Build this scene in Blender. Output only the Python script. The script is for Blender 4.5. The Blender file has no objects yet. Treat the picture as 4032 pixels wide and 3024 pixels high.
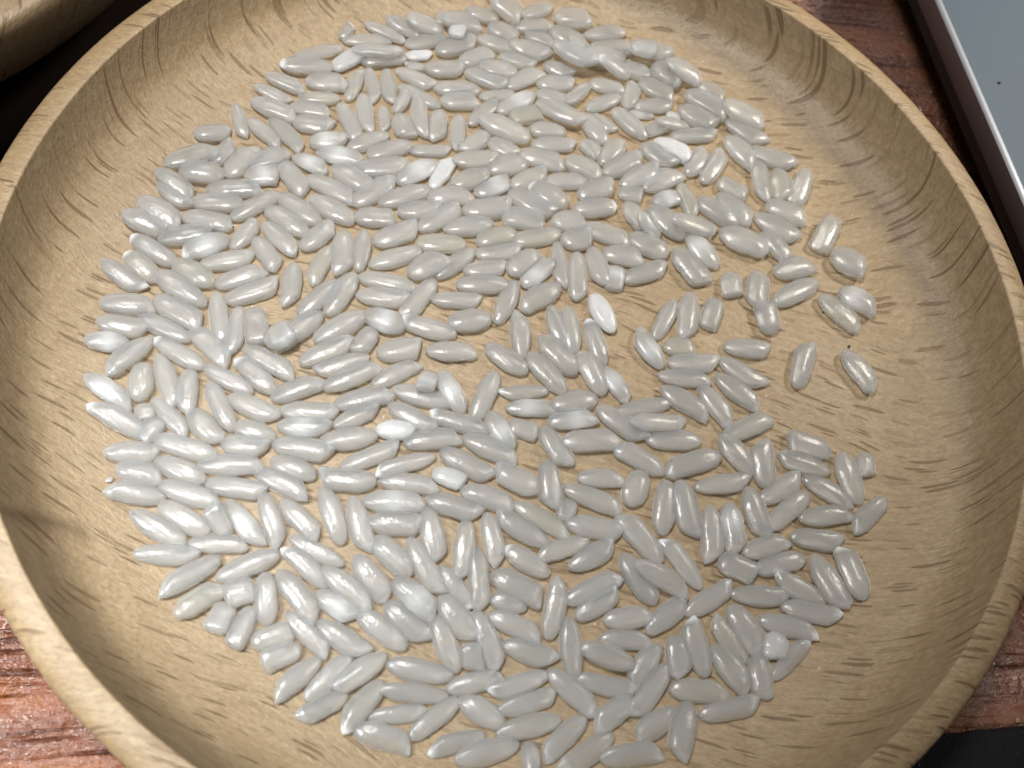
import bpy, math, random
import numpy as np
from mathutils import Matrix, Vector

# ------------------------------------------------------------------ camera, world, lamps, exposure
S = 0.055                       # outer radius of the wooden dish in metres; shapes below are laid out in dish radii
sc = bpy.context.scene
COL = sc.collection
F_PX = 3350.0
PITCH, ROLL = 0.4221, 0.2924
CAM = np.array([0.011, -0.8109, 1.352])
cam_d = bpy.data.cameras.new('camera')
cam = bpy.data.objects.new('camera', cam_d)
COL.objects.link(cam)
CAM_M = Matrix.Rotation(PITCH, 4, 'X') @ Matrix.Rotation(ROLL, 4, 'Z')
cam.matrix_world = Matrix.Translation(Vector(CAM * S)) @ CAM_M
cam_d.sensor_width = 36.0
cam_d.lens = 36.0 * F_PX / 4032.0
cam_d.clip_start = 0.002
cam_d.clip_end = 20.0
cam_d.dof.use_dof = True
cam_d.dof.focus_distance = 1.66 * S
cam_d.dof.aperture_fstop = 30.0
sc.camera = cam

world = bpy.data.worlds.new('World')
sc.world = world
world.use_nodes = True
bg = world.node_tree.nodes['Background']
bg.inputs[0].default_value = (0.90, 0.93, 1.0, 1)
bg.inputs[1].default_value = 0.055

def area_lamp(name, loc, target, size, power, color, spread=180):
    ld = bpy.data.lights.new(name, 'AREA')
    ld.shape = 'DISK'
    ld.size = size * S
    ld.energy = power
    ld.color = color
    ld.spread = math.radians(spread)
    o = bpy.data.objects.new(name, ld)
    COL.objects.link(o)
    p, q = Vector(loc) * S, Vector(target) * S
    o.location = p
    o.rotation_euler = (q - p).to_track_quat('-Z', 'Y').to_euler()
    return o

area_lamp('ceiling_panel_light', (-0.9, 0.15, 3.1), (-0.40, 0.30, -0.2), 0.60, 0.069, (1.0, 0.98, 0.95), 78)
area_lamp('desk_lamp_light', (-2.0, -1.15, 3.2), (-0.78, -1.18, -0.25), 0.85, 0.040, (0.96, 0.99, 1.0), 38)
area_lamp('right_lamp_light', (2.4, 2.5, 3.3), (0.95, 1.7, -0.2), 0.8, 0.086, (1.0, 0.92, 0.80), 62)

sc.view_settings.view_transform = 'Standard'
sc.view_settings.look = 'None'
sc.view_settings.exposure = 0.14
sc.view_settings.gamma = 1.0

# ------------------------------------------------------------------ helpers
MR = np.array(CAM_M.to_3x3())
def px_to_plane(x, y, z):
    """a point of the photograph (4032 x 3024) on the horizontal plane z, in dish radii"""
    d = MR @ np.array([(x - 2016) / F_PX, -(y - 1512) / F_PX, -1.0])
    t = (z - CAM[2]) / d[2]
    return CAM[:2] + t * d[:2]

def tag(o, label=None, cat=None, group=None, kind=None):
    if label: o['label'] = label
    if cat: o['category'] = cat
    if group: o['group'] = group
    if kind: o['kind'] = kind
    return o

def empty(name, loc):
    o = bpy.data.objects.new(name, None)
    o.empty_display_size = 0.01
    COL.objects.link(o)
    o.location = loc
    return o

def mesh_obj(name, verts, faces, mat, parent=None, smooth=True):
    me = bpy.data.meshes.new(name)
    me.from_pydata([tuple(v) for v in verts], [], faces)
    me.update()
    if smooth:
        me.polygons.foreach_set('use_smooth', [True] * len(me.polygons))
    me.materials.append(mat)
    o = bpy.data.objects.new(name, me)
    COL.objects.link(o)
    if parent: o.parent = parent
    return o

class NT:
    """small helper round a node tree"""
    def __init__(self, name):
        self.m = bpy.data.materials.new(name)
        self.m.use_nodes = True
        self.t = self.m.node_tree
        self.b = self.t.nodes['Principled BSDF']
    def n(self, kind, **kw):
        nd = self.t.nodes.new(kind)
        for k, v in kw.items():
            if k.startswith('_'): setattr(nd, k[1:], v)
            else: nd.inputs[k].default_value = v
        return nd
    def l(self, a, b): self.t.links.new(a, b)
    def math(self, op, a, b=None, c=None, clamp=False):
        nd = self.t.nodes.new('ShaderNodeMath'); nd.operation = op; nd.use_clamp = clamp
        for i, v in enumerate((a, b, c)):
            if v is None: continue
            if isinstance(v, (int, float)): nd.inputs[i].default_value = v
            else: self.l(v, nd.inputs[i])
        return nd.outputs[0]
    def ramp(self, fac, stops, interp='LINEAR'):
        nd = self.t.nodes.new('ShaderNodeValToRGB'); cr = nd.color_ramp; cr.interpolation = interp
        while len(cr.elements) < len(stops): cr.elements.new(0.5)
        for e, (p, c) in zip(cr.elements, stops):
            e.position = p; e.color = tuple(c) + (1,) if len(c) == 3 else c
        self.l(fac, nd.inputs[0]); return nd.outputs[0]
    def mix(self, fac, a, b, mode='MIX'):
        nd = self.t.nodes.new('ShaderNodeMix'); nd.data_type = 'RGBA'; nd.blend_type = mode
        if isinstance(fac, (int, float)): nd.inputs[0].default_value = fac
        else: self.l(fac, nd.inputs[0])
        for i, v in ((6, a), (7, b)):
            if isinstance(v, tuple): nd.inputs[i].default_value = v if len(v) == 4 else v + (1,)
            else: self.l(v, nd.inputs[i])
        return nd.outputs[2]
    def xyz(self, x, y, z):
        nd = self.t.nodes.new('ShaderNodeCombineXYZ')
        for i, v in enumerate((x, y, z)):
            if isinstance(v, (int, float)): nd.inputs[i].default_value = v
            else: self.l(v, nd.inputs[i])
        return nd.outputs[0]
    def coords(self, rot=0.0, scale=1 / S):
        tc = self.t.nodes.new('ShaderNodeTexCoord')
        mp = self.t.nodes.new('ShaderNodeMapping')
        mp.inputs['Rotation'].default_value = (0, 0, rot)
        mp.inputs['Scale'].default_value = (scale,) * 3
        self.l(tc.outputs['Object'], mp.inputs['Vector'])
        sp = self.t.nodes.new('ShaderNodeSeparateXYZ')
        self.l(mp.outputs[0], sp.inputs[0])
        return sp.outputs[0], sp.outputs[1], sp.outputs[2]
    def noise(self, vec, scale, detail=3.0, rough=0.55, dist=0.0):
        nd = self.n('ShaderNodeTexNoise', Scale=scale, Detail=detail, Roughness=rough, Distortion=dist)
        self.l(vec, nd.inputs['Vector']); return nd.outputs['Fac']
    def bump(self, height, strength, dist):
        nd = self.n('ShaderNodeBump', Strength=strength, Distance=dist * S)
        self.l(height, nd.inputs['Height']); self.l(nd.outputs[0], self.b.inputs['Normal'])
        self.l(nd.outputs[0], self.b.inputs['Coat Normal'])

def WALL(t, w):
    # growth rings show strongly where the turned wall cuts across them, hardly at all on the flat
    return t.math('MULTIPLY', t.math('SUBTRACT', w, -Z_TABLE + Z_FLOOR + 0.002), 30.0, clamp=True)

Z_FLOOR, Z_TABLE = -0.17, -0.30
def beech(name, rot=0.0, tint=(1, 1, 1), rim=False, knot=None):
    """turned beech: solid texture, so rays and growth rings bend where the turned surface cuts them"""
    t = NT(name)
    u, v, w = t.coords(rot)
    wob = t.noise(t.xyz(t.math('MULTIPLY', u, 1.2), t.math('MULTIPLY', v, 1.2), w), 1.6, 2)
    vs = t.math('ADD', t.math('SUBTRACT', v, t.math('MULTIPLY', w, 0.60)), t.math('MULTIPLY', wob, 0.16))
    flecks = None
    for su, sv, thr, keep, off in ((0.125, 0.0135, 0.21, 0.16, 0.0), (0.085, 0.0095, 0.21, 0.24, 3.3), (0.15, 0.018, 0.17, 0.45, 7.7)):
        vo = t.n('ShaderNodeTexVoronoi', Scale=1.0, Randomness=1.0)
        t.l(t.xyz(t.math('ADD', t.math('DIVIDE', u, su), off), t.math('DIVIDE', vs, sv), t.math('DIVIDE', w, 0.55)), vo.inputs['Vector'])
        body = t.math('MULTIPLY', t.math('SUBTRACT', thr + 0.07, vo.outputs['Distance']), 1 / 0.07, clamp=True)
        sep = t.n('ShaderNodeSeparateColor'); t.l(vo.outputs['Color'], sep.inputs[0])
        on = t.math('MULTIPLY', t.math('SUBTRACT', sep.outputs[0], keep), 1.6, clamp=True)
        f = t.math('MULTIPLY', body, on)
        flecks = f if flecks is None else t.math('MAXIMUM', flecks, f)
    ph = t.math('ADD', t.math('ADD', t.math('MULTIPLY', w, 1.0), t.math('MULTIPLY', v, 0.30)),
                t.math('ADD', t.math('MULTIPLY', u, -0.10), t.math('MULTIPLY', wob, 0.13)))
    ringw = t.math('FRACT', t.math('DIVIDE', ph, 0.052))
    ph2 = t.math('ADD', t.math('ADD', t.math('MULTIPLY', w, 0.8), t.math('MULTIPLY', v, -0.42)),
                 t.math('ADD', t.math('MULTIPLY', u, -0.33), t.math('MULTIPLY', wob, 0.16)))
    ring2 = t.math('POWER', t.math('FRACT', t.math('DIVIDE', ph2, 0.060)), 3.0)
    ring = t.math('MAXIMUM', t.math('POWER', ringw, 4.0), t.math('MULTIPLY', ring2, 0.6))
    streak = t.noise(t.xyz(t.math('MULTIPLY', u, 7), t.math('MULTIPLY', vs, 95), t.math('MULTIPLY', w, 40)), 1.0, 4, 0.6)
    fine = t.noise(t.xyz(t.math('MULTIPLY', u, 75), t.math('MULTIPLY', vs, 150), t.math('MULTIPLY', w, 110)), 1.0, 3, 0.75)
    patch = t.noise(t.xyz(u, t.math('MULTIPLY', v, 2.2), w), 1.4, 2)
    T = lambda r, g, b: (r * tint[0], g * tint[1], b * tint[2])
    base = t.mix(patch, T(0.350, 0.252, 0.142), T(0.282, 0.208, 0.121))
    base = t.mix(t.math('MULTIPLY', t.math('SUBTRACT', streak, 0.40), 2.2, clamp=True), base, T(0.42, 0.322, 0.202))
    base = t.mix(t.math('MULTIPLY', t.math('SUBTRACT', fine, 0.47), 3.6, clamp=True), base, (0.235, 0.165, 0.093))
    base = t.mix(t.math('MULTIPLY', t.math('SUBTRACT', 0.42, fine), 3.0, clamp=True), base, T(0.53, 0.41, 0.265))
    if rim:
        bars = t.noise(t.xyz(t.math('MULTIPLY', u, 5), t.math('MULTIPLY', vs, 60), t.math('MULTIPLY', w, 14)), 1.0, 3, 0.6)
        base = t.mix(t.math('MULTIPLY', t.math('SUBTRACT', bars, 0.50), 2.6, clamp=True), base, (0.27, 0.185, 0.10))
    base = t.mix(t.math('MULTIPLY', ring, t.math('ADD', 0.12, t.math('MULTIPLY', WALL(t, w), 0.24))), base, (0.25, 0.165, 0.085))
    base = t.mix(t.math('MULTIPLY', flecks, 0.84), base, (0.15, 0.092, 0.045))
    if knot:
        du = t.math('SUBTRACT', u, knot[0]); dv = t.math('SUBTRACT', v, knot[1])
        rot_u = t.math('ADD', t.math('MULTIPLY', du, 0.95), t.math('MULTIPLY', dv, 0.30))
        rot_v = t.math('SUBTRACT', t.math('MULTIPLY', dv, 0.95), t.math('MULTIPLY', du, 0.30))
        arc = t.math('ADD', rot_v, t.math('MULTIPLY', t.math('MULTIPLY', rot_u, rot_u), 5.5))
        k1 = t.math('SUBTRACT', 1.0, t.math('DIVIDE', t.math('ABSOLUTE', arc), 0.022), clamp=True)
        k2 = t.math('MULTIPLY', t.math('SUBTRACT', 0.075, t.math('ABSOLUTE', rot_u)), 40.0, clamp=True)
        base = t.mix(t.math('MULTIPLY', t.math('MULTIPLY', k1, k2), 0.65), base, (0.11, 0.066, 0.033))
    t.l(base, t.b.inputs['Base Color'])
    t.b.inputs['Roughness'].default_value = 0.46
    t.b.inputs['Specular IOR Level'].default_value = 0.5
    h = t.math('SUBTRACT', t.math('MULTIPLY', fine, 0.8), t.math('MULTIPLY', flecks, 0.7))
    t.bump(h, 0.5, 0.005)
    return t.m

M_DISH = beech('beech_wood', knot=tuple(px_to_plane(165, 2045, -0.08)))
M_RIM = beech('beech_rim_wood', 0.0, (1.06, 1.03, 0.98), rim=True)
M_OTHER = beech('dark_side_beech_wood', 0.9, (1.05, 1.05, 1.1))

def table_material():
    t = NT('red_wood_laminate')
    u, v, w = t.coords(-math.radians(17))
    wob = t.noise(t.xyz(u, t.math('MULTIPLY', v, 3), 0.0), 1.2, 2)
    vv = t.math('ADD', v, t.math('MULTIPLY', wob, 0.10))
    broad = t.noise(t.xyz(t.math('MULTIPLY', u, 1.2), t.math('MULTIPLY', vv, 11), 0.0), 1.0, 4, 0.6, 0.4)
    line = t.noise(t.xyz(t.math('MULTIPLY', u, 2.6), t.math('MULTIPLY', vv, 64), 3.0), 1.0, 3, 0.55)
    grit = t.noise(t.xyz(t.math('MULTIPLY', u, 70), t.math('MULTIPLY', vv, 110), 5.0), 1.0, 3, 0.8)
    c = t.ramp(broad, [(0.30, (0.13, 0.029, 0.005)), (0.52, (0.27, 0.072, 0.012)), (0.72, (0.39, 0.130, 0.024))])
    dark = t.math('MULTIPLY', t.math('SUBTRACT', 0.45, line), 7.0, clamp=True)
    c = t.mix(t.math('MULTIPLY', dark, 0.85), c, (0.060, 0.016, 0.008))
    c = t.mix(t.math('MULTIPLY', t.math('SUBTRACT', grit, 0.5), 1.4, clamp=True), c, (0.17, 0.05, 0.02))
    t.l(c, t.b.inputs['Base Color'])
    t.l(t.ramp(grit, [(0.3, (0.22,) * 3), (0.7, (0.36,) * 3)]), t.b.inputs['Roughness'])
    t.b.inputs['Specular IOR Level'].default_value = 1.0
    t.b.inputs['Coat Weight'].default_value = 1.0
    t.b.inputs['Coat Roughness'].default_value = 0.14
    t.b.inputs['Coat IOR'].default_value = 2.4
    h = t.math('ADD', t.math('MULTIPLY', grit, 1.0), t.math('MULTIPLY', dark, -0.9))
    t.bump(h, 0.85, 0.012)
    return t.m

SHEEN = (1.0, 0.3)
TRANSM, SSS, ALPHA = 0.62, 0.0012, 0.66
RICE_A, RICE_B, RICE_C = (0.68, 0.70, 0.705), (0.77, 0.79, 0.795), (0.84, 0.855, 0.86)
SHEEN = (1.0, 0.3)
TRANSM, SSS, ALPHA = 0.62, 0.0012, 0.66
RICE_A, RICE_B, RICE_C = (0.68, 0.70, 0.705), (0.77, 0.79, 0.795), (0.84, 0.855, 0.86)
VOLD = 0
def rice_volume(t):
    if not VOLD: return
    vs = t.n('ShaderNodeVolumeScatter', Color=(0.985, 0.985, 0.97, 1), Density=VOLD, Anisotropy=0.2)
    t.l(vs.outputs[0], t.t.nodes['Material Output'].inputs['Volume'])

def rice_material():
    t = NT('translucent_rice')
    at = t.n('ShaderNodeAttribute', _attribute_name='tone')      # r = chalk, g = yellow, b = grain to grain shade
    sep = t.n('ShaderNodeSeparateColor'); t.l(at.outputs['Color'], sep.inputs[0])
    u, v, w = t.coords()
    n1 = t.noise(t.xyz(u, v, w), 24, 3, 0.6)
    n2 = t.noise(t.xyz(t.math('MULTIPLY', u, 30), t.math('MULTIPLY', v, 110), t.math('MULTIPLY', w, 110)), 1.0, 2, 0.5)
    chalk = t.math('MULTIPLY', sep.outputs[0], t.math('ADD', 0.55, t.math('MULTIPLY', n1, 0.9)), clamp=True)
    base = t.mix(sep.outputs[2], RICE_A, RICE_B)
    base = t.mix(t.math('MULTIPLY', t.math('SUBTRACT', n1, 0.5), 0.8, clamp=True), base, RICE_C)
    base = t.mix(sep.outputs[1], base, (0.74, 0.74, 0.52))
    base = t.mix(chalk, base, (0.92, 0.94, 0.97))
    t.l(base, t.b.inputs['Base Color'])
    t.l(t.math('MULTIPLY', t.math('SUBTRACT', 1.0, chalk), TRANSM), t.b.inputs['Transmission Weight'])
    t.b.inputs['IOR'].default_value = 1.45
    t.b.inputs['Subsurface Weight'].default_value = 1.0
    t.b.inputs['Subsurface Radius'].default_value = (1.0, 0.95, 0.9)
    t.b.inputs['Subsurface Scale'].default_value = SSS
    t.b.inputs['Specular IOR Level'].default_value = 0.5
    t.b.inputs['Roughness'].default_value = 0.22
    t.b.inputs['Sheen Weight'].default_value = SHEEN[0]
    t.b.inputs['Sheen Roughness'].default_value = SHEEN[1]
    n3 = t.noise(t.xyz(u, v, w), 190, 2, 0.6)
    t.bump(t.math('ADD', t.math('MULTIPLY', n3, 0.30), t.math('ADD', t.math('MULTIPLY', n2, 0.6), t.math('MULTIPLY', n1, 1.6))), 0.35, 0.0026)
    t.l(t.math('ADD', ALPHA, t.math('MULTIPLY', chalk, 1 - ALPHA), clamp=True), t.b.inputs['Alpha'])
    return t.m

def plain(name, col, rough=0.5, metal=0.0, spec=0.5, grit=0.0, gscale=120, bump=0.0):
    t = NT(name)
    t.b.inputs['Roughness'].default_value = rough
    t.b.inputs['Metallic'].default_value = metal
    t.b.inputs['Specular IOR Level'].default_value = spec
    u, v, w = t.coords()
    n = t.noise(t.xyz(u, v, w), gscale, 2, 0.7)
    hi = tuple(min(1, c * (1 + grit)) for c in col); lo = tuple(c * (1 - grit) for c in col)
    t.l(t.mix(n, lo, hi), t.b.inputs['Base Color'])
    if bump: t.bump(n, bump, 0.003)
    return t.m

def cloth_material():
    t = NT('black_woven_cloth')
    u, v, w = t.coords(-math.radians(17))
    weave = t.noise(t.xyz(t.math('MULTIPLY', u, 90), t.math('MULTIPLY', v, 26), w), 1.0, 3, 0.7)
    spark = t.math('MULTIPLY', t.math('SUBTRACT', weave, 0.66), 8.0, clamp=True)
    t.l(t.mix(spark, (0.012, 0.013, 0.015), (0.22, 0.22, 0.23)), t.b.inputs['Base Color'])
    t.b.inputs['Roughness'].default_value = 0.85
    t.b.inputs['Specular IOR Level'].default_value = 0.2
    t.bump(weave, 0.8, 0.012)
    return t.m

M_TABLE = table_material()
M_RICE = rice_material()
M_ALU = plain('brushed_aluminium', (0.062, 0.088, 0.118), 0.58, 0.3, grit=0.10, gscale=160, bump=0.15)
M_ALU_EDGE = plain('polished_aluminium_edge', (0.92, 0.95, 1.0), 0.38, 0.7, grit=0.02)
M_ALU_SIDE = plain('anodised_aluminium_side', (0.12, 0.095, 0.098), 0.5, 0.35, grit=0.08, gscale=90)
M_BLACK = plain('black_rubber', (0.012, 0.010, 0.010), 0.8, grit=0.1)
M_CLOTH = cloth_material()
M_GAP_SHADE = plain('gap_shade_brown', (0.022, 0.014, 0.010), 0.8, spec=0.2, grit=0.2, bump=0.3)  # near-black brown stands in for the deep shade between dish and bowl
M_CRUMB = plain('dark_crumb', (0.035, 0.022, 0.012), 0.8, grit=0.3)
M_CHAFF = plain('pale_dust', (0.80, 0.70, 0.58), 0.6, grit=0.1)

Z_FLOOR, Z_TABLE = -0.17, -0.30

# ------------------------------------------------------------------ table
def build_table():
    n = 24
    v = [(x * S, y * S, 0) for y in np.linspace(-14, 14, n) for x in np.linspace(-14, 14, n)]
    f = [(j * n + i, j * n + i + 1, (j + 1) * n + i + 1, (j + 1) * n + i) for j in range(n - 1) for i in range(n - 1)]
    o = mesh_obj('table_top', v, f, M_TABLE)
    o.location = (0, 0, Z_TABLE * S)
    tag(o, kind='structure')
build_table()

# ------------------------------------------------------------------ turned things
def lathe(profile, seg, jitter=0.0, seed=0):
    rnd = random.Random(seed)
    ph = [rnd.uniform(0, 6.28) for _ in range(6)]
    v, f = [], []
    for (r, z) in profile:
        for k in range(seg):
            a = 2 * math.pi * k / seg
            j = jitter * sum(math.sin(a * m + ph[i]) / (1 + i) for i, m in enumerate((2, 3, 7, 19, 43, 71)))
            v.append(((r + j) * math.cos(a) * S, (r + j) * math.sin(a) * S, z * S))
    for i in range(len(profile) - 1):
        for k in range(seg):
            a, b = i * seg + k, i * seg + (k + 1) % seg
            f.append((a, b, b + seg, a + seg))
    return v, f

R0, R1 = 0.69, 0.9445
def floor_z(r):
    """height of the dish floor at distance r from its centre"""
    if r <= R0: return Z_FLOOR
    q = min(1, (r - R0) / (R1 - R0))
    return Z_FLOOR - (Z_FLOOR + 0.0015) * (0.50 * q ** 2.0 + 0.50 * q ** 15)

def dish_profile():
    pr = [(r, Z_FLOOR) for r in (0.0005, 0.2, 0.45, 0.6, 0.66)]
    for i in range(61):
        r = R0 + (R1 - R0) * (1 - (1 - i / 60) ** 1.5)
        pr.append((r, floor_z(r)))
    return pr

def build_dish():
    root = empty('wooden_dish', (0, 0, Z_TABLE * S))
    tag(root, 'round pale beech dish with a raised rim, spread with rice', 'dish')
    h = -Z_TABLE
    pr = [(r, z + h) for r, z in dish_profile()]
    v, f = lathe(pr, 256, 0.0006, 3)
    mesh_obj('dish_well', v, f, M_DISH, root)
    rim = [(0.9445, h - 0.0015), (0.9452, h + 0.0006), (0.9475, h + 0.0014), (0.965, h + 0.001), (0.982, h - 0.0015), (0.991, h - 0.0055),
           (0.9965, h - 0.010), (0.9995, h - 0.018), (0.999, h - 0.035), (0.990, h - 0.075), (0.972, h - 0.125),
           (0.94, h - 0.18), (0.89, h - 0.235), (0.84, h - 0.272), (0.81, h - 0.292), (0.79, h - 0.298), (0.5, h - 0.298), (0.001, h - 0.298)]
    v, f = lathe(rim, 256, 0.0006, 3)
    mesh_obj('rim', v, f, M_RIM, root)
build_dish()

def build_other_dish():
    edge = np.array([-1.075, 0.213]); nrm = np.array([-0.905, 0.425])
    R2 = 1.15
    c = edge + nrm * R2
    root = empty('wooden_bowl', (c[0] * S, c[1] * S, (Z_TABLE + 0.0105) * S))
    tag(root, 'second wooden bowl cut off by the upper left corner, blurred brown side', 'bowl')
    h = 0.05 - Z_TABLE
    k = R2
    rim = [(k - 0.10, h - 0.03), (k - 0.085, h - 0.006), (k - 0.075, h), (k - 0.02, h - 0.001), (k - 0.006, h - 0.005), (k, h - 0.014), (k - 0.006, h - 0.05),
           (k - 0.03, h - 0.11), (k - 0.06, h - 0.17), (k - 0.10, h - 0.215), (k - 0.16, h - 0.26), (k - 0.24, h - 0.31), (k - 0.28, h - 0.349), (0.001, h - 0.349)]
    v, f = lathe(rim, 192, 0.0006, 8)
    mesh_obj('rim', v, f, M_OTHER, root)
    well = [(0.001, h - 0.20), (0.7, h - 0.20), (0.85, h - 0.18), (0.95, h - 0.12), (1.01, h - 0.07), (k - 0.10, h - 0.03)]
    v, f = lathe(well, 192, 0.0006, 8)
    mesh_obj('bowl_well', v, f, M_OTHER, root)
build_other_dish()

# ------------------------------------------------------------------ laptop
def build_laptop():
    zt = -0.05
    a = px_to_plane(3695, 0, zt); b = px_to_plane(4032, 776, zt)
    d = (b - a) / np.linalg.norm(b - a)                 # along the long edge, towards the viewer
    q = np.array([d[1], -d[0]])
    if q[0] > 0: q = -q                                 # outwards, towards the dish
    inn = -q
    org = a - d * 3.0
    L, W = 5.6, 4.0
    root = empty('laptop', (org[0] * S, org[1] * S, Z_TABLE * S))
    tag(root, 'closed silver aluminium laptop at the upper right with a bright polished edge', 'laptop')
    H = zt - Z_TABLE
    def strip(name, prof, mat, smooth=True):
        # prof: (inset from the edge, height); swept round a rounded rectangle
        rc, n = 0.22, 8
        path = []
        for (cx, cy, a0) in ((L - rc, rc, -90), (L - rc, W - rc, 0), (rc, W - rc, 90), (rc, rc, 180)):
            for i in range(n + 1):
                an = math.radians(a0 + 90 * i / n)
                path.append((cx, cy, math.cos(an), math.sin(an)))
        v, f = [], []
        for ins, z in prof:
            for cx, cy, ca, sa in path:
                r = rc - ins
                s, t = cx + r * ca, cy + r * sa
                if r < 0: s, t = cx, cy
                p = d * s + inn * t
                v.append((p[0] * S, p[1] * S, z * S))
        m = len(path)
        for i in range(len(prof) - 1):
            for k in range(m):
                A, B = i * m + k, i * m + (k + 1) % m
                f.append((A, A + m, B + m, B))
        return v, f, m
    v, f, m = strip('', [(0.0085, H - 0.0005), (0.02, H), (0.10, H), (0.20, H)], None)
    f.append(tuple(range(4 * m - 1, 3 * m - 1, -1)))
    mesh_obj('lid', v, f, M_ALU, root)
    v, f, m = strip('', [(0.0, H - 0.0095), (0.0018, H - 0.0060), (0.0050, H - 0.0022), (0.0085, H - 0.0005)], None)
    mesh_obj('edge_bevel', v, f, M_ALU_EDGE, root)
    v, f, m = strip('', [(0.0, H - 0.0095), (0.0, H - 0.058), (0.006, H - 0.064)], None)
    mesh_obj('side_wall', v, f, M_ALU_SIDE, root)
    v, f, m = strip('', [(0.006, H - 0.064), (0.012, H - 0.066), (0.018, H - 0.075), (0.05, H - 0.13), (0.10, H - 0.19), (0.18, 0.02), (0.20, 0.004)], None)
    f.append(tuple(range(6 * m, 7 * m)))
    mesh_obj('underside', v, f, M_BLACK, root)
    p = px_to_plane(3933, 327, zt)
    return p, zt
speck_xy, speck_z = build_laptop()

# ------------------------------------------------------------------ black cloth mat
def build_mat():
    z = -0.275
    a = px_to_plane(3722, 2908, z); b = px_to_plane(4032, 2870, z)
    d = (b - a) / np.linalg.norm(b - a)
    nrm = np.array([d[1], -d[0]])
    org = a - d * 0.75
    root = empty('black_mat', (org[0] * S, org[1] * S, Z_TABLE * S))
    tag(root, 'black woven cloth mat on the red table at the lower right corner', 'mat')
    H = z - Z_TABLE
    rnd = random.Random(5)
    n = 90
    xs = np.linspace(0, 3.2, n)
    wav = np.array([0.004 * math.sin(x * 14) + rnd.uniform(-0.0025, 0.0025) for x in xs])
    rows = [(-0.0, 0.002), (-0.004, H * 0.5), (0.003, H * 0.92), (0.012, H), (0.2, H), (2.0, H)]
    v, f = [], []
    for t, z_ in rows:
        for i, x in enumerate(xs):
            p = d * x + nrm * (t + wav[i] * (1 if t < 0.1 else 0))
            v.append((p[0] * S, p[1] * S, z_ * S))
    for j in range(len(rows) - 1):
        for i in range(n - 1):
            f.append((j * n + i, (j + 1) * n + i, (j + 1) * n + i + 1, j * n + i + 1))
    mesh_obj('cloth', v, f, M_CLOTH, root)
    # frayed fluffy edge threads
    v, f = [], []
    for k in range(150):
        x = rnd.uniform(0, 3.2); l = rnd.uniform(0.008, 0.022); h = rnd.uniform(0.2, 0.9) * H
        p = d * x - nrm * 0.002; e = d * (x + rnd.uniform(-0.012, 0.012)) - nrm * l
        t = d * 0.0012
        i0 = len(v)
        for (pt, zz) in ((p - t, h), (p + t, h), (e + t * 0.4, h * 0.5), (e - t * 0.4, h * 0.5), (p, h + 0.0018), (e, h * 0.5 + 0.0008)):
            v.append((pt[0] * S, pt[1] * S, zz * S))
        f += [(i0, i0 + 1, i0 + 2, i0 + 3), (i0, i0 + 3, i0 + 5, i0 + 4), (i0 + 1, i0 + 4, i0 + 5, i0 + 2)]
    o = mesh_obj('frayed_edge', v, f, M_CLOTH, root)
    o['kind'] = 'stuff'
build_mat()

def build_gap_shade():  # dark sheet added over the table in place of shadow in this gap
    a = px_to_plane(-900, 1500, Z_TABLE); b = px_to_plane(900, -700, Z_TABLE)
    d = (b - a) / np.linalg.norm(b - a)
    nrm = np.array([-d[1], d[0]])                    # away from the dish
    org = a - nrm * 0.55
    root = empty('gap_shade_sheet', (org[0] * S, org[1] * S, Z_TABLE * S))
    tag(root, 'dark brown placemat added to darken the gap between the dish and the second bowl', 'sheet')
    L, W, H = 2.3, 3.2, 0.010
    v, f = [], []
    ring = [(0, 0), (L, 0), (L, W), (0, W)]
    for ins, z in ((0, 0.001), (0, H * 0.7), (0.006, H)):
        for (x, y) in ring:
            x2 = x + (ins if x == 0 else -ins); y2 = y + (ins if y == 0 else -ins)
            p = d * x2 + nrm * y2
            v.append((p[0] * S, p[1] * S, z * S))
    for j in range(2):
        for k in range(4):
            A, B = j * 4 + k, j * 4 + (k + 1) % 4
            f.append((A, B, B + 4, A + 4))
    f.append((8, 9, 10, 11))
    mesh_obj('shade_sheet', v, f, M_GAP_SHADE, root, smooth=False)
build_gap_shade()

# ------------------------------------------------------------------ crumbs
def crumb(name, px, py, z, r, mat, label, cat, seed, flat=0.6, group=None):
    rnd = random.Random(seed)
    p = px_to_plane(px, py, z)
    v, f = [], []
    nu, nv = 10, 6
    for j in range(nv + 1):
        th = math.pi * j / nv
        for i in range(nu):
            a = 2 * math.pi * i / nu
            k = r * (0.75 + 0.5 * rnd.random())
            v.append((k * math.sin(th) * math.cos(a) * 1.3 * S, k * math.sin(th) * math.sin(a) * S, (k * math.cos(th) * flat + r * flat) * S))
    for j in range(nv):
        for i in range(nu):
            f.append((j * nu + i, (j + 1) * nu + i, (j + 1) * nu + (i + 1) % nu, j * nu + (i + 1) % nu))
    o = mesh_obj(name, v, f, mat)
    o.location = (p[0] * S, p[1] * S, z * S)
    o.rotation_euler = (0, 0, rnd.uniform(0, 3))
    tag(o, label, cat, group)
crumb('crumb', 475, 2350, Z_FLOOR, 0.0035, M_CRUMB, 'tiny black crumb on the left wall of the dish below the rice', 'crumb', 1)
crumb('crumb', 3241, 1230, Z_FLOOR, 0.0020, M_CRUMB, 'tiny dark speck on the wood just left below the twin grains at the right', 'crumb', 2)
crumb('crumb', 3342, 1366, Z_FLOOR, 0.0028, M_CRUMB, 'tiny brown crumb at the tip of the grain farthest right in the dish', 'crumb', 3)
crumb('dust_speck', 3446, 2374, Z_FLOOR, 0.0035, M_CHAFF, 'tiny pale speck right of the last rice grains at the lower right', 'dust speck', 4)
crumb('dust_speck', 3933, 327, speck_z + 0.0002, 0.0030, M_CRUMB, 'tiny black dust speck on the silver laptop lid', 'dust speck', 5)

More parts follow.
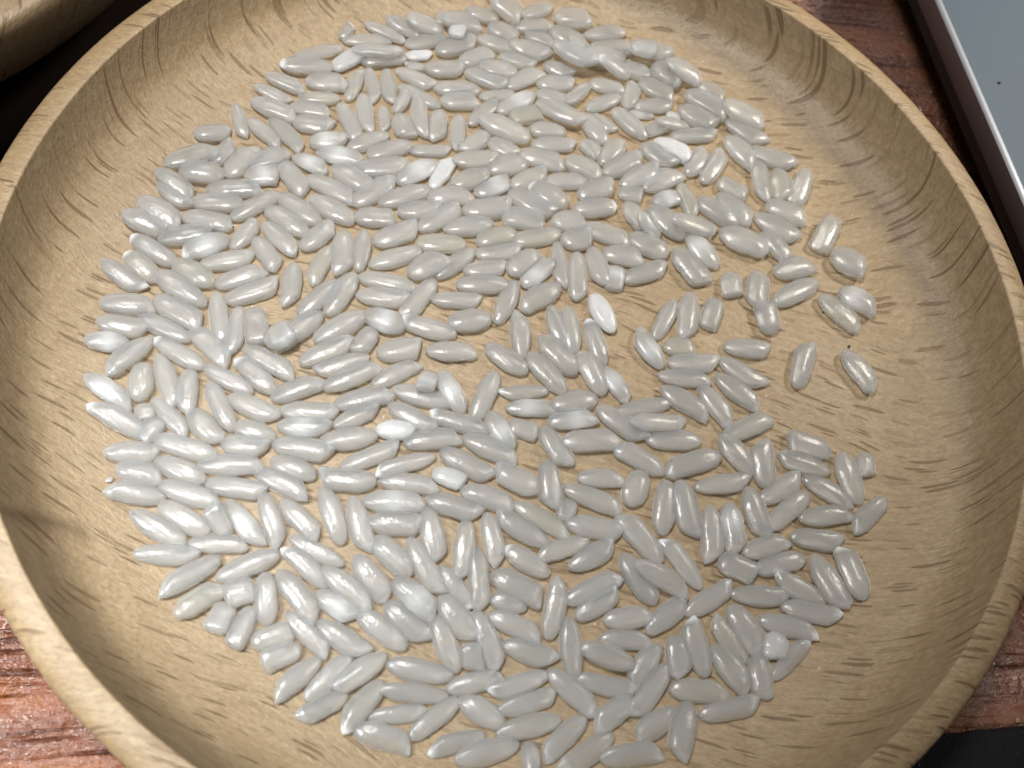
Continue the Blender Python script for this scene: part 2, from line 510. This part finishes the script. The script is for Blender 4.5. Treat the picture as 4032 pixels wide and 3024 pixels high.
def build_dust():
    rnd = random.Random(21)
    v, f = [], []
    for k in range(110):
        a = rnd.uniform(0, 2 * math.pi); r = 0.84 * math.sqrt(rnd.random())
        x, y = r * math.cos(a), r * math.sin(a); z = floor_z(r)
        s = rnd.uniform(0.0008, 0.0022); th = rnd.uniform(0, 3.1); e = rnd.uniform(1.0, 2.4)
        i0 = len(v)
        pts = [(e, 0, 0), (0, 1, 0), (-e, 0, 0), (0, -1, 0), (0.1, 0, 0.9)]
        for (px, py, pz) in pts:
            v.append(((x + s * (px * math.cos(th) - py * math.sin(th))) * S, (y + s * (px * math.sin(th) + py * math.cos(th))) * S, (z + 0.0002 + s * pz) * S))
        f += [(i0, i0 + 1, i0 + 4), (i0 + 1, i0 + 2, i0 + 4), (i0 + 2, i0 + 3, i0 + 4), (i0 + 3, i0, i0 + 4), (i0 + 3, i0 + 2, i0 + 1, i0)]
    o = mesh_obj('starch_dust', v, f, M_CHAFF, smooth=False)
    tag(o, 'fine pale starch dust sprinkled on the floor of the dish between the grains', 'dust', kind='stuff')
build_dust()

# ------------------------------------------------------------------ rice
# every line: first end x, y, second end x, y, width (all in 1/2.765 photo pixels from the tile's corner), then marks:
# b broken, c chalky white, h white belly, t chalky second tip, y yellowish, o lying on top of others, s tiny chip
RICE = """
A 700 0
1760 400 1900 260 110 bt
2030 250 2480 420 120
1790 440 2330 440 130
1260 620 1790 500 130
1690 740 1110 700 170 t
1690 740 1990 560 160 cb
1990 660 2480 600 160
1900 520 2450 560 130
950 800 1400 970 150
1390 880 1850 900 190
820 910 1220 1100 130
1310 1050 1760 1060 140 y
790 1080 1290 1270 190
1230 1150 1660 1210 160
1850 1080 1980 740 160
2070 720 2170 1100 150
2010 1010 2060 1440 190
1770 1110 1960 1510 180
1260 1320 1700 1380 190
1010 1270 1360 1620 180
620 1100 710 1480 160
160 1450 570 1430 170
760 1280 1130 1580 160
1430 1540 1850 1520 190 h
1850 1610 2290 1450 170
B 1500 0
50 190 420 370 150
250 150 660 350 180
690 110 640 260 150 b
640 260 1080 280 190
920 110 1270 210 140
1200 -20 1530 200 210
1530 170 1870 60 150
1880 200 2290 230 190
1450 290 1860 260 140
270 480 720 400 150
600 560 1040 430 200
740 320 920 330 130 cb
1050 400 1440 530 150
1160 300 1500 380 170
1560 360 1900 480 150
1400 470 1850 610 170
1840 330 2230 520 200
1880 480 2330 790 200 o
2000 500 2380 700 150
860 680 1210 560 180
1290 600 1690 700 150
1050 720 1480 800 190
920 770 1380 930 170
1370 940 1750 760 170
480 740 930 750 170
270 590 560 580 110 c
500 720 260 680 90 t
170 750 580 940 150
190 920 640 1150 140
580 950 1080 980 170
650 1100 1060 1090 190
1780 690 2100 820 150
1700 900 2110 900 160
1080 1040 1450 1010 120
1270 1210 1670 1010 190 oh
1680 1000 2130 1130 150
1700 1110 2210 1370 200 o
960 1340 1280 1080 150
1070 1280 1610 1520 230 o
1410 1280 1720 1220 180 yb
1620 1400 2010 1430 170
150 1210 310 1010 130
400 1060 440 1490 190
180 1240 310 1500 220
20 1130 50 1410 130
640 1190 600 1530 210
850 1240 820 1620 180
1180 1430 880 1650 190
1170 1520 1480 1690 180
1640 1560 2120 1570 160
300 1620 760 1630 130
-150 1690 340 1560 180
2030 1100 2270 900 140
60 740 100 1110 170
C 2300 0
10 380 440 340 140
80 500 560 520 150
0 550 450 640 150
520 470 960 620 170
470 600 740 680 150
480 860 120 700 150 t
380 700 740 830 160
740 720 1060 900 220
880 640 1270 880 180
600 880 980 1060 180
60 900 440 960 140
20 1180 400 1040 150
470 1170 560 890 190
540 1160 980 1130 150
1110 1010 1560 1250 210
1240 920 1530 1080 170
1510 1120 1950 1360 200
1550 1310 1990 1570 170
1030 1180 1440 1380 200
900 1230 1050 1270 90 cb
480 1220 760 1230 100 h
320 1180 680 1500 190 o
640 1440 950 1340 150
780 1290 1140 1370 110
0 1240 230 1560 190
80 1230 340 1420 120
950 1480 1450 1450 160
D 300 550
950 260 1530 90 200
1480 260 1720 0 180
1640 400 1950 70 210
1870 290 2300 120 200
1120 330 1600 380 220
860 310 1270 620 200
880 460 1240 730 180
1830 400 2200 380 190 bh
1420 540 2010 510 190
1250 670 1810 690 200
1680 850 2210 570 170
670 630 1150 940 240
480 780 1000 1000 230
1150 830 1700 920 190
890 1080 1500 970 200
1080 1340 590 1040 200 t
1660 1070 1150 1230 220 ht
1690 1180 1970 870 180
1350 1350 1940 1270 190
1510 1580 2060 1400 190
1940 1060 2200 1400 210
2040 900 2400 1230 200
250 1290 720 1640 200 t
880 1530 530 1220 230 yt
1060 1330 1500 1570 240 y
E 1100 550
-140 740 310 1030 210
410 130 930 220 190 h
150 170 530 330 160 h
20 240 290 580 210
300 400 820 650 190
580 290 980 530 220
820 320 1400 290 210
1280 460 1710 240 200 h
1660 520 1880 180 180 c
800 700 1270 430 210
1090 690 1640 530 190
1610 620 2110 600 190
0 600 440 910 210
330 620 810 890 210
810 830 1250 850 190 b
1290 790 1780 740 190
1510 970 1980 730 200
1860 490 2300 370 200
1890 220 2400 210 180
2000 780 2550 710 220
1790 970 2320 900 200
1490 1120 2030 1140 200 y
1030 1120 1520 940 210
980 1360 1550 1190 190
240 1180 600 910 200
700 990 680 1470 240
930 970 860 1420 190
570 1150 320 1560 190 y
870 1480 1480 1610 190
1410 1480 1830 1260 250
1700 1490 2120 1190 180
1930 1570 2500 1570 200
2010 1420 2480 1380 180
2150 1120 2580 1010 210 y
2140 1240 2650 1190 180
F 1900 550
400 150 890 270 190
40 290 490 250 200
310 500 730 340 190
690 450 1130 440 170
920 720 510 500 230 t
290 570 780 820 230
-80 590 300 440 190 h
900 210 1300 390 200
1070 0 1290 170 160
1290 260 1530 0 220
1320 370 1750 170 200
1510 500 1950 300 210
1740 530 2160 350 210
1740 60 2110 290 190
1860 20 2290 200 200 c
1480 560 1740 610 150 b
1040 610 1440 480 200
990 760 1450 720 200 t
220 830 660 890 210 b
750 900 1100 870 200 b
860 1100 1190 1070 210 b
1090 940 1610 1110 190
1560 680 1810 1010 190
1830 720 2190 1070 220
1590 1050 2020 1250 220
1700 750 1920 1090 150
330 1100 850 1010 190 y
290 1450 610 1220 230
440 1590 760 1290 210 h
810 1100 870 1600 170
1030 1220 1050 1740 200
1190 1160 1320 1590 200
1310 1230 1750 1290 200
1470 1370 1430 1630 190 bh
1540 1520 2020 1370 190
1850 680 2170 600 170 ht
2050 830 2540 1010 190 o
2150 470 2320 830 190 yo
2100 1190 2420 1580 230
G 2700 550
20 380 220 110 210
190 460 420 120 200
440 -30 760 290 200
700 110 1210 290 170
790 200 850 660 170
1000 320 1080 670 220 y
1330 310 1190 690 200 b
360 440 660 610 150 b
350 600 720 910 200
140 650 580 930 200
880 700 1310 870 190
750 820 1230 1090 190
370 1010 890 1200 230
850 990 1140 1320 180
1620 830 1450 1200 230 b
1600 1230 1960 1440 240
970 1450 1370 1350 220
30 1030 340 1390 200 h
490 1440 510 1700 210 b
H 300 1100
880 -60 1400 270 230
1620 230 2210 30 200
240 240 850 290 220
200 440 770 550 210
60 640 560 690 210 h
850 200 1380 490 250
1520 130 1590 690 210
1770 290 1680 840 200
1930 310 1980 700 260 b
680 390 1230 650 200
1250 520 1680 920 240
1390 950 850 640 200 t
820 640 290 1010 210
70 1020 620 1400 220 h
720 910 680 1320 270
890 810 1080 1380 230
1240 970 1160 1470 240
1440 1110 1700 1640 220
1390 940 1910 1220 190
2160 1230 1760 850 220 t
1820 740 2400 1040 210
1660 1270 2200 1510 220
760 1700 140 1320 240 t
740 1340 740 1530 210 b
830 1290 1220 1690 210
I 1100 1100
160 -190 100 290 210
650 10 210 380 200
820 -70 520 380 230
840 160 1410 220 200
1690 0 1350 410 200
1650 200 2200 230 170
460 360 -60 720 230
930 370 380 660 230
930 370 1360 530 240 h
1920 600 1330 440 200 t
2310 420 1830 480 230
1030 520 830 800 210
1060 800 1550 740 240
1600 770 2140 780 200
220 900 810 660 210
970 830 390 1010 190
480 1180 1090 930 210
1010 1150 1520 890 190
600 1370 1240 1220 220
-90 1290 480 1080 210
10 1420 640 1460 210
590 1590 1110 1360 190
1190 1350 1690 1640 210
1240 1180 1860 1360 210
1650 1010 1560 1220 200 bh
1750 990 2000 1450 220 h
2310 1650 1640 1460 190 t
1050 1630 1490 1640 210 c
-130 700 150 520 240 b
-20 1590 570 1610 220 h
J 1900 1100
360 10 160 470 200
840 70 400 300 230
430 860 410 340 210
740 280 890 740 190
1000 800 920 290 200
1320 930 1150 430 190 t
1200 160 1420 570 210 c
2100 220 1880 640 180
1960 960 1660 540 200 h
1970 720 2300 740 190 yb
40 720 480 1010 210
1020 1020 630 620 250
900 1230 500 800 220
1310 1250 1090 780 230
1300 940 1600 1320 180 h
150 1000 -90 1530 220
715 1200 180 1240 150 t
260 1390 830 1400 190 h
760 1370 1240 1290 230
720 1550 1250 1480 220 h
1250 1390 1800 1750 220
1470 1440 2060 1330 180
1600 1540 2210 1570 190
1920 1040 2490 1090 180
1950 1180 2470 1480 210
2020 900 2590 910 200
K 2700 1100
50 140 10 650 220
800 -90 760 310 240
970 250 1430 20 220
340 210 240 530 210 b
930 590 850 250 220 b
1460 180 1900 540 190 y
1680 120 2080 340 210 h
420 720 920 770 190
1210 1170 1340 670 220
1720 780 2080 1210 210
370 860 880 1180 190
330 1040 820 1390 200
160 1150 530 1600 200
420 1720 925 1494 220
L 300 1650
910 -10 700 240 200 b
1240 -100 1560 270 260
2160 200 1720 70 220
1580 260 2100 320 240
280 350 890 370 230
840 200 1520 400 230
410 530 940 620 250
860 440 1400 670 250
1320 500 2030 490 230
960 860 290 730 230
890 700 1570 920 230
1410 690 2070 790 220
290 670 380 625 50 cs
580 1000 1190 1370 250
900 920 1440 1240 260
1650 1270 1450 930 250 b
1640 880 2010 1400 230 h
1210 1350 1860 1360 200
600 1450 1340 1490 220
2020 800 2230 1390 230
1950 560 2540 820 240
M 1100 1650
-70 260 600 370 240
-90 440 390 620 230
440 250 1060 170 230
660 530 1310 280 200
1360 250 1970 180 220
1690 400 1040 560 180 t
1760 340 2320 640 230
1670 570 2010 690 200 bc
1050 680 420 630 250
1090 660 1740 720 210
1980 760 2560 940 230
470 720 680 1350 240
790 840 960 1460 240
20 880 430 1290 230
900 890 1580 900 240 h
1600 860 2210 1050 230
940 1110 1560 1160 260
1600 960 1730 1540 250
2040 1080 1990 1740 230
1030 1290 1430 1690 270
110 1280 690 1580 200
N 1900 1650
60 -80 330 320 230 h
280 60 600 150 190 b
650 80 940 520 220
860 250 1500 210 240
2380 230 1790 220 210
-210 190 385 440 230
1980 580 1450 280 220
620 780 130 540 250
700 450 770 990 250
1040 630 1560 650 190
1740 570 1590 940 270
2590 390 1990 560 240
890 740 1520 980 210
960 870 880 1100 200 b
340 910 970 1270 200 y
710 1370 130 1010 230
40 1020 190 1600 220
910 1120 1550 1240 230
1950 1550 1500 1030 250
1950 1250 2010 670 240
2140 670 2300 1290 260
1160 1310 590 1490 210
950 1620 1460 1340 240
720 1690 250 1400 230 t
O 2700 1650
740 600 380 170 220
870 740 810 210 240
1580 370 1120 220 220 b
1570 570 1020 410 200
1880 920 1690 360 230
1960 360 1970 620 190 b
110 740 730 660 200
820 890 1270 620 230
1290 630 1840 930 190
1330 800 900 1190 230
680 740 850 1290 230
270 940 310 1570 240
470 910 570 1470 230 h
1250 1080 1820 1010 210
2190 860 1820 1210 220
1150 1270 1730 1350 220
640 1470 1120 1290 230
770 1640 1300 1510 230
370 1530 760 1700 240 b
P 500 2150
1000 130 300 510 230
970 350 1650 70 230
490 770 1030 420 250 y
1390 450 1060 560 280 b
1500 290 1520 860 260
1090 640 920 950 260 b
1350 670 1140 1110 230 b
2170 440 1720 -10 220 t
1650 270 2080 830 270
1340 1060 1790 920 240 b
1880 1110 1460 1280 250 b
1730 720 2200 1180 230
Q 1300 2150
270 110 630 580 270
-90 230 480 680 260
-150 500 290 800 250 h
-140 830 410 1200 260
860 -90 1200 530 250
700 360 1150 760 280 h
600 610 1070 1040 270
290 700 820 1110 260
1200 550 1590 1040 280
1200 220 1540 670 210 t
1590 10 1650 700 230
1140 760 1380 1370 250
1530 1040 1560 1340 240 b
1580 700 1850 1350 250
1760 300 2320 580 280
1740 560 2140 660 220
1730 740 2310 990 240
1880 1060 2480 1260 250
600 1180 20 1580 250
620 1280 1330 1420 250
1270 1560 1880 1400 230
R 1000 2424
710 470 180 900 240
1050 430 550 930 240
1010 860 450 1150 220
1400 720 920 1260 250 t
1370 800 2110 880 220
1240 1100 1880 1050 200
1090 1230 1720 1410 290
1690 1340 2230 910 220
2510 1300 1880 1470 220 t
T 1800 2424
30 900 510 1190 270
990 640 340 850 220 t
440 1040 1080 860 240
430 1290 1130 1130 250
1000 600 1540 1060 250
1400 1090 930 1560 240
1930 900 1480 1220 280
780 1380 840 1800 210
-30 1580 660 1400 280
1690 1300 1130 1720 260
1560 1560 2240 1470 270
2390 1030 1940 1340 270
2300 540 1910 1110 240
1310 680 1970 840 220
1210 10 1280 690 240
1350 330 1930 540 270 o
1560 250 2130 270 220
2200 310 1890 760 240
S 2100 2150
160 1010 310 345 240
350 610 950 310 230
470 780 940 470 240
770 810 1310 740 240
970 90 1330 620 250
1110 170 1700 500 230
1828 457 1427 -96 200 t
1240 940 1690 560 240
1670 740 2180 410 230
1880 1420 1690 780 240 t
U 2600 2424
950 530 570 20 210 y
150 220 260 680 270
570 330 980 830 260
760 -110 1120 410 270
1050 400 1130 920 240
1280 190 1240 480 250 cb
1240 690 1610 250 190 t
1080 40 1740 190 220 t
110 800 760 830 260 y
440 1090 1110 950 240
310 950 190 1590 270
V 2900 2150
500 650 1170 790 220 t
830 100 1190 700 250
1390 590 1150 20 240 t
980 620 400 310 220 t
-50 520 590 560 220
"""

def read_rice():
    out, ox, oy = [], 0, 0
    for line in RICE.split('\n'):
        t = line.split()
        if not t: continue
        if t[0].isalpha():
            ox, oy = float(t[1]), float(t[2]); continue
        x1, y1, x2, y2, w = (float(q) / 2.765 for q in t[:5])
        out.append(dict(p1=(ox + x1, oy + y1), p2=(ox + x2, oy + y2), w=w, fl=t[5] if len(t) > 5 else ''))
    return out

def place_rice(G):
    """find where each grain lies and how high: it rests on the floor of the dish or across grains already there"""
    G.sort(key=lambda g: 'o' in g['fl'])
    done = []
    for g in G:
        (x1, y1), (x2, y2), wp = g['p1'], g['p2'], g['w']
        g['cx'], g['cy'] = (x1 + x2) / 2, (y1 + y2) / 2
        g['area'] = math.hypot(x2 - x1, y2 - y1) * wp
        za = zb = 0.0
        for it in range(3):
            zc = Z_FLOOR + 0.013
            a = px_to_plane(x1, y1, zc + za); b = px_to_plane(x2, y2, zc + zb)
            dx, dy = x2 - x1, y2 - y1; l = math.hypot(dx, dy); nx, ny = -dy / l * wp / 2, dx / l * wp / 2
            mz = zc + (za + zb) / 2
            e = px_to_plane(g['cx'] + nx, g['cy'] + ny, mz) - px_to_plane(g['cx'] - nx, g['cy'] - ny, mz)
            W = float(np.linalg.norm(e)) * (0.93 if 'o' in g['fl'] else (1.0 if g['cy'] < 620 else 1.045))
            ax = (b - a) / np.linalg.norm(b - a)
            T = W * (0.50 if wp > 30 else 0.6)
            Lh = np.linalg.norm(b - a) / 2 * 1.045
            need = []
            for s in (-0.85, -0.6, -0.3, 0.0, 0.3, 0.6, 0.85):
                p = (a + b) / 2 + ax * Lh * s
                ri = W / 2 * math.sqrt(max(0.05, 1 - abs(s) ** 2.4))
                h = h0 = floor_z(math.hypot(p[0], p[1])) - Z_FLOOR
                for o in done:
                    if abs(o['m'][0] - p[0]) > 0.12 or abs(o['m'][1] - p[1]) > 0.12: continue
                    r = p - o['m']
                    so = float(r @ o['ax']) / o['Lh']
                    if abs(so) > 0.92: continue
                    lat = abs(float(r @ np.array([-o['ax'][1], o['ax'][0]])))
                    ro = o['W'] / 2 * math.sqrt(max(0.05, 1 - abs(so) ** 2.4))
                    k = lat / (ro + ri)
                    if k < (0.50 if 'o' not in g['fl'] else 0.75):
                        top = o['za'] + (o['zb'] - o['za']) * (so + 1) / 2 + o['T'] * (ro / (o['W'] / 2))
                        top *= math.sqrt(max(0, 1 - k * k))
                        top -= T * (1 - ri / (W / 2)) / 2
                        h = max(h, top)
                need.append((s, h))
            best = None
            for b_ in np.linspace(-0.9, 0.9, 37):
                sl = b_ * 0.02
                a_ = max([h - sl * s for s, h in need] + [abs(sl)])
                if best is None or a_ + abs(sl) * 0.15 < best[0]: best = (a_ + abs(sl) * 0.15, a_, sl)
            if max(h for s, h in need) < 0.001: best = (0, 0, 0)
            za, zb = min(best[1] - best[2], 0.036), min(best[1] + best[2], 0.036)
        g.update(m=(a + b) / 2, ax=ax, Lh=Lh, W=W, T=T, za=za, zb=zb)
        done.append(g)

def grain_mesh(g, seed):
    rnd = random.Random(seed)
    fl = g['fl']; L2, W, T = g['Lh'], g['W'], g['T']
    nr, ns = 25, 20
    p1 = rnd.uniform(2.0, 2.7); p2 = rnd.uniform(2.0, 2.6)
    broken = 'b' in fl
    notch = (not broken) and ('s' not in fl) and rnd.random() < 0.75
    if notch: p2 = rnd.uniform(2.8, 4.4)
    side = rnd.choice((-1, 1))
    ncut = rnd.uniform(0.16, 0.30); tipy = rnd.uniform(0.35, 0.72)
    if broken: p2 = rnd.uniform(10, 18); p1 = rnd.choice((2.3, 2.6, 5.0))
    bend = rnd.uniform(-0.035, 0.035) * W / 2 * 2
    slant = rnd.uniform(-0.35, 0.35) if broken else 0.0
    ph = rnd.uniform(0, 6.28); lump = rnd.uniform(0.02, 0.055)
    lam = [rnd.uniform(-1, 1) for _ in range(6)]
    v, col = [], []
    chalk0 = (0.5 if 'b' not in fl else 0.36) if 'c' in fl else 0.0
    yel = 0.18 if 'y' in fl else max(0, rnd.uniform(-0.25, 0.08))
    shade = rnd.random()
    bx = rnd.uniform(-0.3, 0.3)
    for i in range(nr):
        s = math.sin(math.pi / 2 * (-1 + 2 * i / (nr - 1)))
        if i in (0, nr - 1): s = math.copysign(0.9995, s)
        p = p1 if s < 0 else p2
        hb = (1 - abs(s) ** p) ** 0.5
        yu, yl = hb, -hb
        th = (1 - abs(s) ** (p if not broken else max(2.8, p * 0.7))) ** 0.5
        if notch:
            s0 = 1 - ncut * 2
            if s > s0:
                q = (s - s0) / (1 - s0)
                # embryo end: one side is scooped away, leaving a tip on the other side
                top = (1 - abs(s) ** (p2 + 3.5)) ** 0.5
                cap = math.sqrt(max(0.0, 1 - q ** 14))          # small blunt tip
                yu = max(top, tipy + 0.17)
                yu = yu * cap + tipy * (1 - cap)
                yl = max(-hb, -1.0 + (0.78 + tipy) * q ** 1.1 - 0.10 * math.sin(math.pi * q)) * cap + tipy * (1 - cap)
                if yl > yu - 0.01: yl = yu - 0.01
                th = max(th, 0.55 * cap)
        if notch and side < 0: yu, yl = -yl, -yu
        c = (yu + yl) / 2 * W / 2; hw = (yu - yl) / 2 * W / 2
        c += bend * (s * s - 0.4)
        tz = th * T / 2
        irr = 1 + 0.035 * math.sin(5 * s + lam[0] * 3) + 0.018 * math.sin(11 * s + lam[1] * 3)
        for k in range(ns):
            a = 2 * math.pi * k / ns
            ca, sa = math.cos(a), math.sin(a)
            rr = 1 + lump * math.cos(5 * a + ph) * (1 - s * s) + 0.012 * math.cos(3 * a + ph * 2)
            yy = math.copysign(abs(ca) ** (0.66 if broken else 0.86), ca) * hw * rr * irr
            zz = math.copysign(abs(sa) ** (0.62 if broken else 0.80), sa) * tz * rr
            xx = s * L2 + slant * (c + yy) * max(0, s) ** 3
            if broken and s > 0.9: xx += 0.02 * L2 * math.sin(4 * a + ph)
            v.append((xx * S, (c + yy) * S, (zz + T / 2) * S))
            ch = chalk0
            if 'h' in fl: ch = max(ch, 0.36 * math.exp(-((s - bx) / 0.45) ** 2))
            if 't' in fl: ch = max(ch, 0.7 * min(1, max(0, (s - 0.74) / 0.14)))
            if notch and s > 1 - ncut * 1.2: ch = max(ch, 0.12)
            col.append((ch, yel, shade, 1))
    f = []
    for i in range(nr - 1):
        for k in range(ns):
            A, B = i * ns + k, i * ns + (k + 1) % ns
            f.append((A, B, B + ns, A + ns))
    f.append(tuple(range(ns - 1, -1, -1)))
    f.append(tuple(range((nr - 1) * ns, nr * ns)))
    return v, f, col

def grain_matrix(g):
    ang = math.atan2(g['ax'][1], g['ax'][0])
    tilt = -math.atan2(g['zb'] - g['za'], 2 * g['Lh'])
    return (Matrix.Translation((g['m'][0] * S, g['m'][1] * S, (Z_FLOOR + (g['za'] + g['zb']) / 2 + 0.0003) * S))
            @ Matrix.Rotation(ang, 4, 'Z') @ Matrix.Rotation(tilt, 4, 'Y'))

def rice_object(name, v, f, col):
    me = bpy.data.meshes.new(name)
    me.from_pydata(v, [], f)
    me.update()
    me.polygons.foreach_set('use_smooth', [True] * len(me.polygons))
    at = me.color_attributes.new('tone', 'FLOAT_COLOR', 'POINT')
    at.data.foreach_set('color', np.array(col, dtype=np.float32).ravel())
    me.materials.append(M_RICE)
    o = bpy.data.objects.new(name, me)
    COL.objects.link(o)
    return o

ONES = ('zero one two three four five six seven eight nine ten eleven twelve thirteen fourteen fifteen '
        'sixteen seventeen eighteen nineteen').split()
TENS = 'x x twenty thirty forty fifty sixty seventy eighty ninety'.split()
def spell(n):
    n = int(round(n))
    if n < 20: return ONES[n]
    return TENS[n // 10] + ('-' + ONES[n % 10] if n % 10 else '')

def words(g, used):
    (x1, y1), (x2, y2) = g['p1'], g['p2']
    fl = g['fl']
    an = math.degrees(math.atan2(-(y2 - y1), x2 - x1)) % 180
    if an < 15 or an > 165: lean = 'lying level'
    elif an < 72: lean = 'slanting up right'
    elif an <= 108: lean = 'pointing up'
    else: lean = 'slanting up left'
    slim = g['W'] / (2 * g['Lh'])
    if 'b' in fl: shape = 'broken'
    elif slim < 0.36: shape = 'slender'
    elif slim > 0.45: shape = 'plump'
    else: shape = 'whole'
    if 'c' in fl: colr = 'chalky white'
    elif 'h' in fl: colr = 'white-bellied'
    elif 't' in fl: colr = 'white-tipped'
    elif 'y' in fl: colr = 'yellowish'
    else: colr = 'clear'
    if 'o' in fl: lean = 'riding on top'
    px, py = g['cx'] / 4032 * 100, g['cy'] / 3024 * 100
    for dx, dy in ((0, 0), (0, 1), (1, 0), (0, -1), (-1, 0)):
        a = '%s %s rice grain %s, %s percent across and %s down the photo' % (shape, colr, lean, spell(px + dx * 0.5), spell(py + dy * 0.5))
        if a not in used: break
    used.add(a)
    return a

def build_rice():
    G = read_rice()
    place_rice(G)
    whole = sorted([g for g in G if 'b' not in g['fl'] and 's' not in g['fl']], key=lambda g: -g['area'])
    single = set(id(g) for g in whole[:300]) | set(id(g) for g in G if 'b' in g['fl'] or 's' in g['fl'])
    used = set()
    bv, bf, bc = [], [], []
    for i, g in enumerate(G):
        v, f, col = grain_mesh(g, 1000 + int(g['cx']) * 7 + int(g['cy']))
        mw = grain_matrix(g)
        if id(g) in single:
            piece = 'b' in g['fl']
            o = rice_object('broken_rice_grain' if piece else ('rice_chip' if 's' in g['fl'] else 'rice_grain'), v, f, col)
            o.matrix_world = mw
            if 's' in g['fl']:
                tag(o, 'tiny chalk white rice chip on the wood at the left edge of the rice', 'rice chip')
            else:
                tag(o, words(g, used), 'broken rice' if piece else 'rice grain',
                    'broken rice pieces among the grains' if piece else 'rice grains spread in the wooden dish')
        else:
            n = len(bv)
            bv += [tuple(mw @ Vector(p)) for p in v]
            bf += [tuple(q + n for q in face) for face in f]
            bc += col
    o = rice_object('rice_grains', bv, bf, bc)
    tag(o, 'smaller rice grains crowded between the larger ones, mostly in the upper part of the dish', 'rice', kind='stuff')
build_rice()
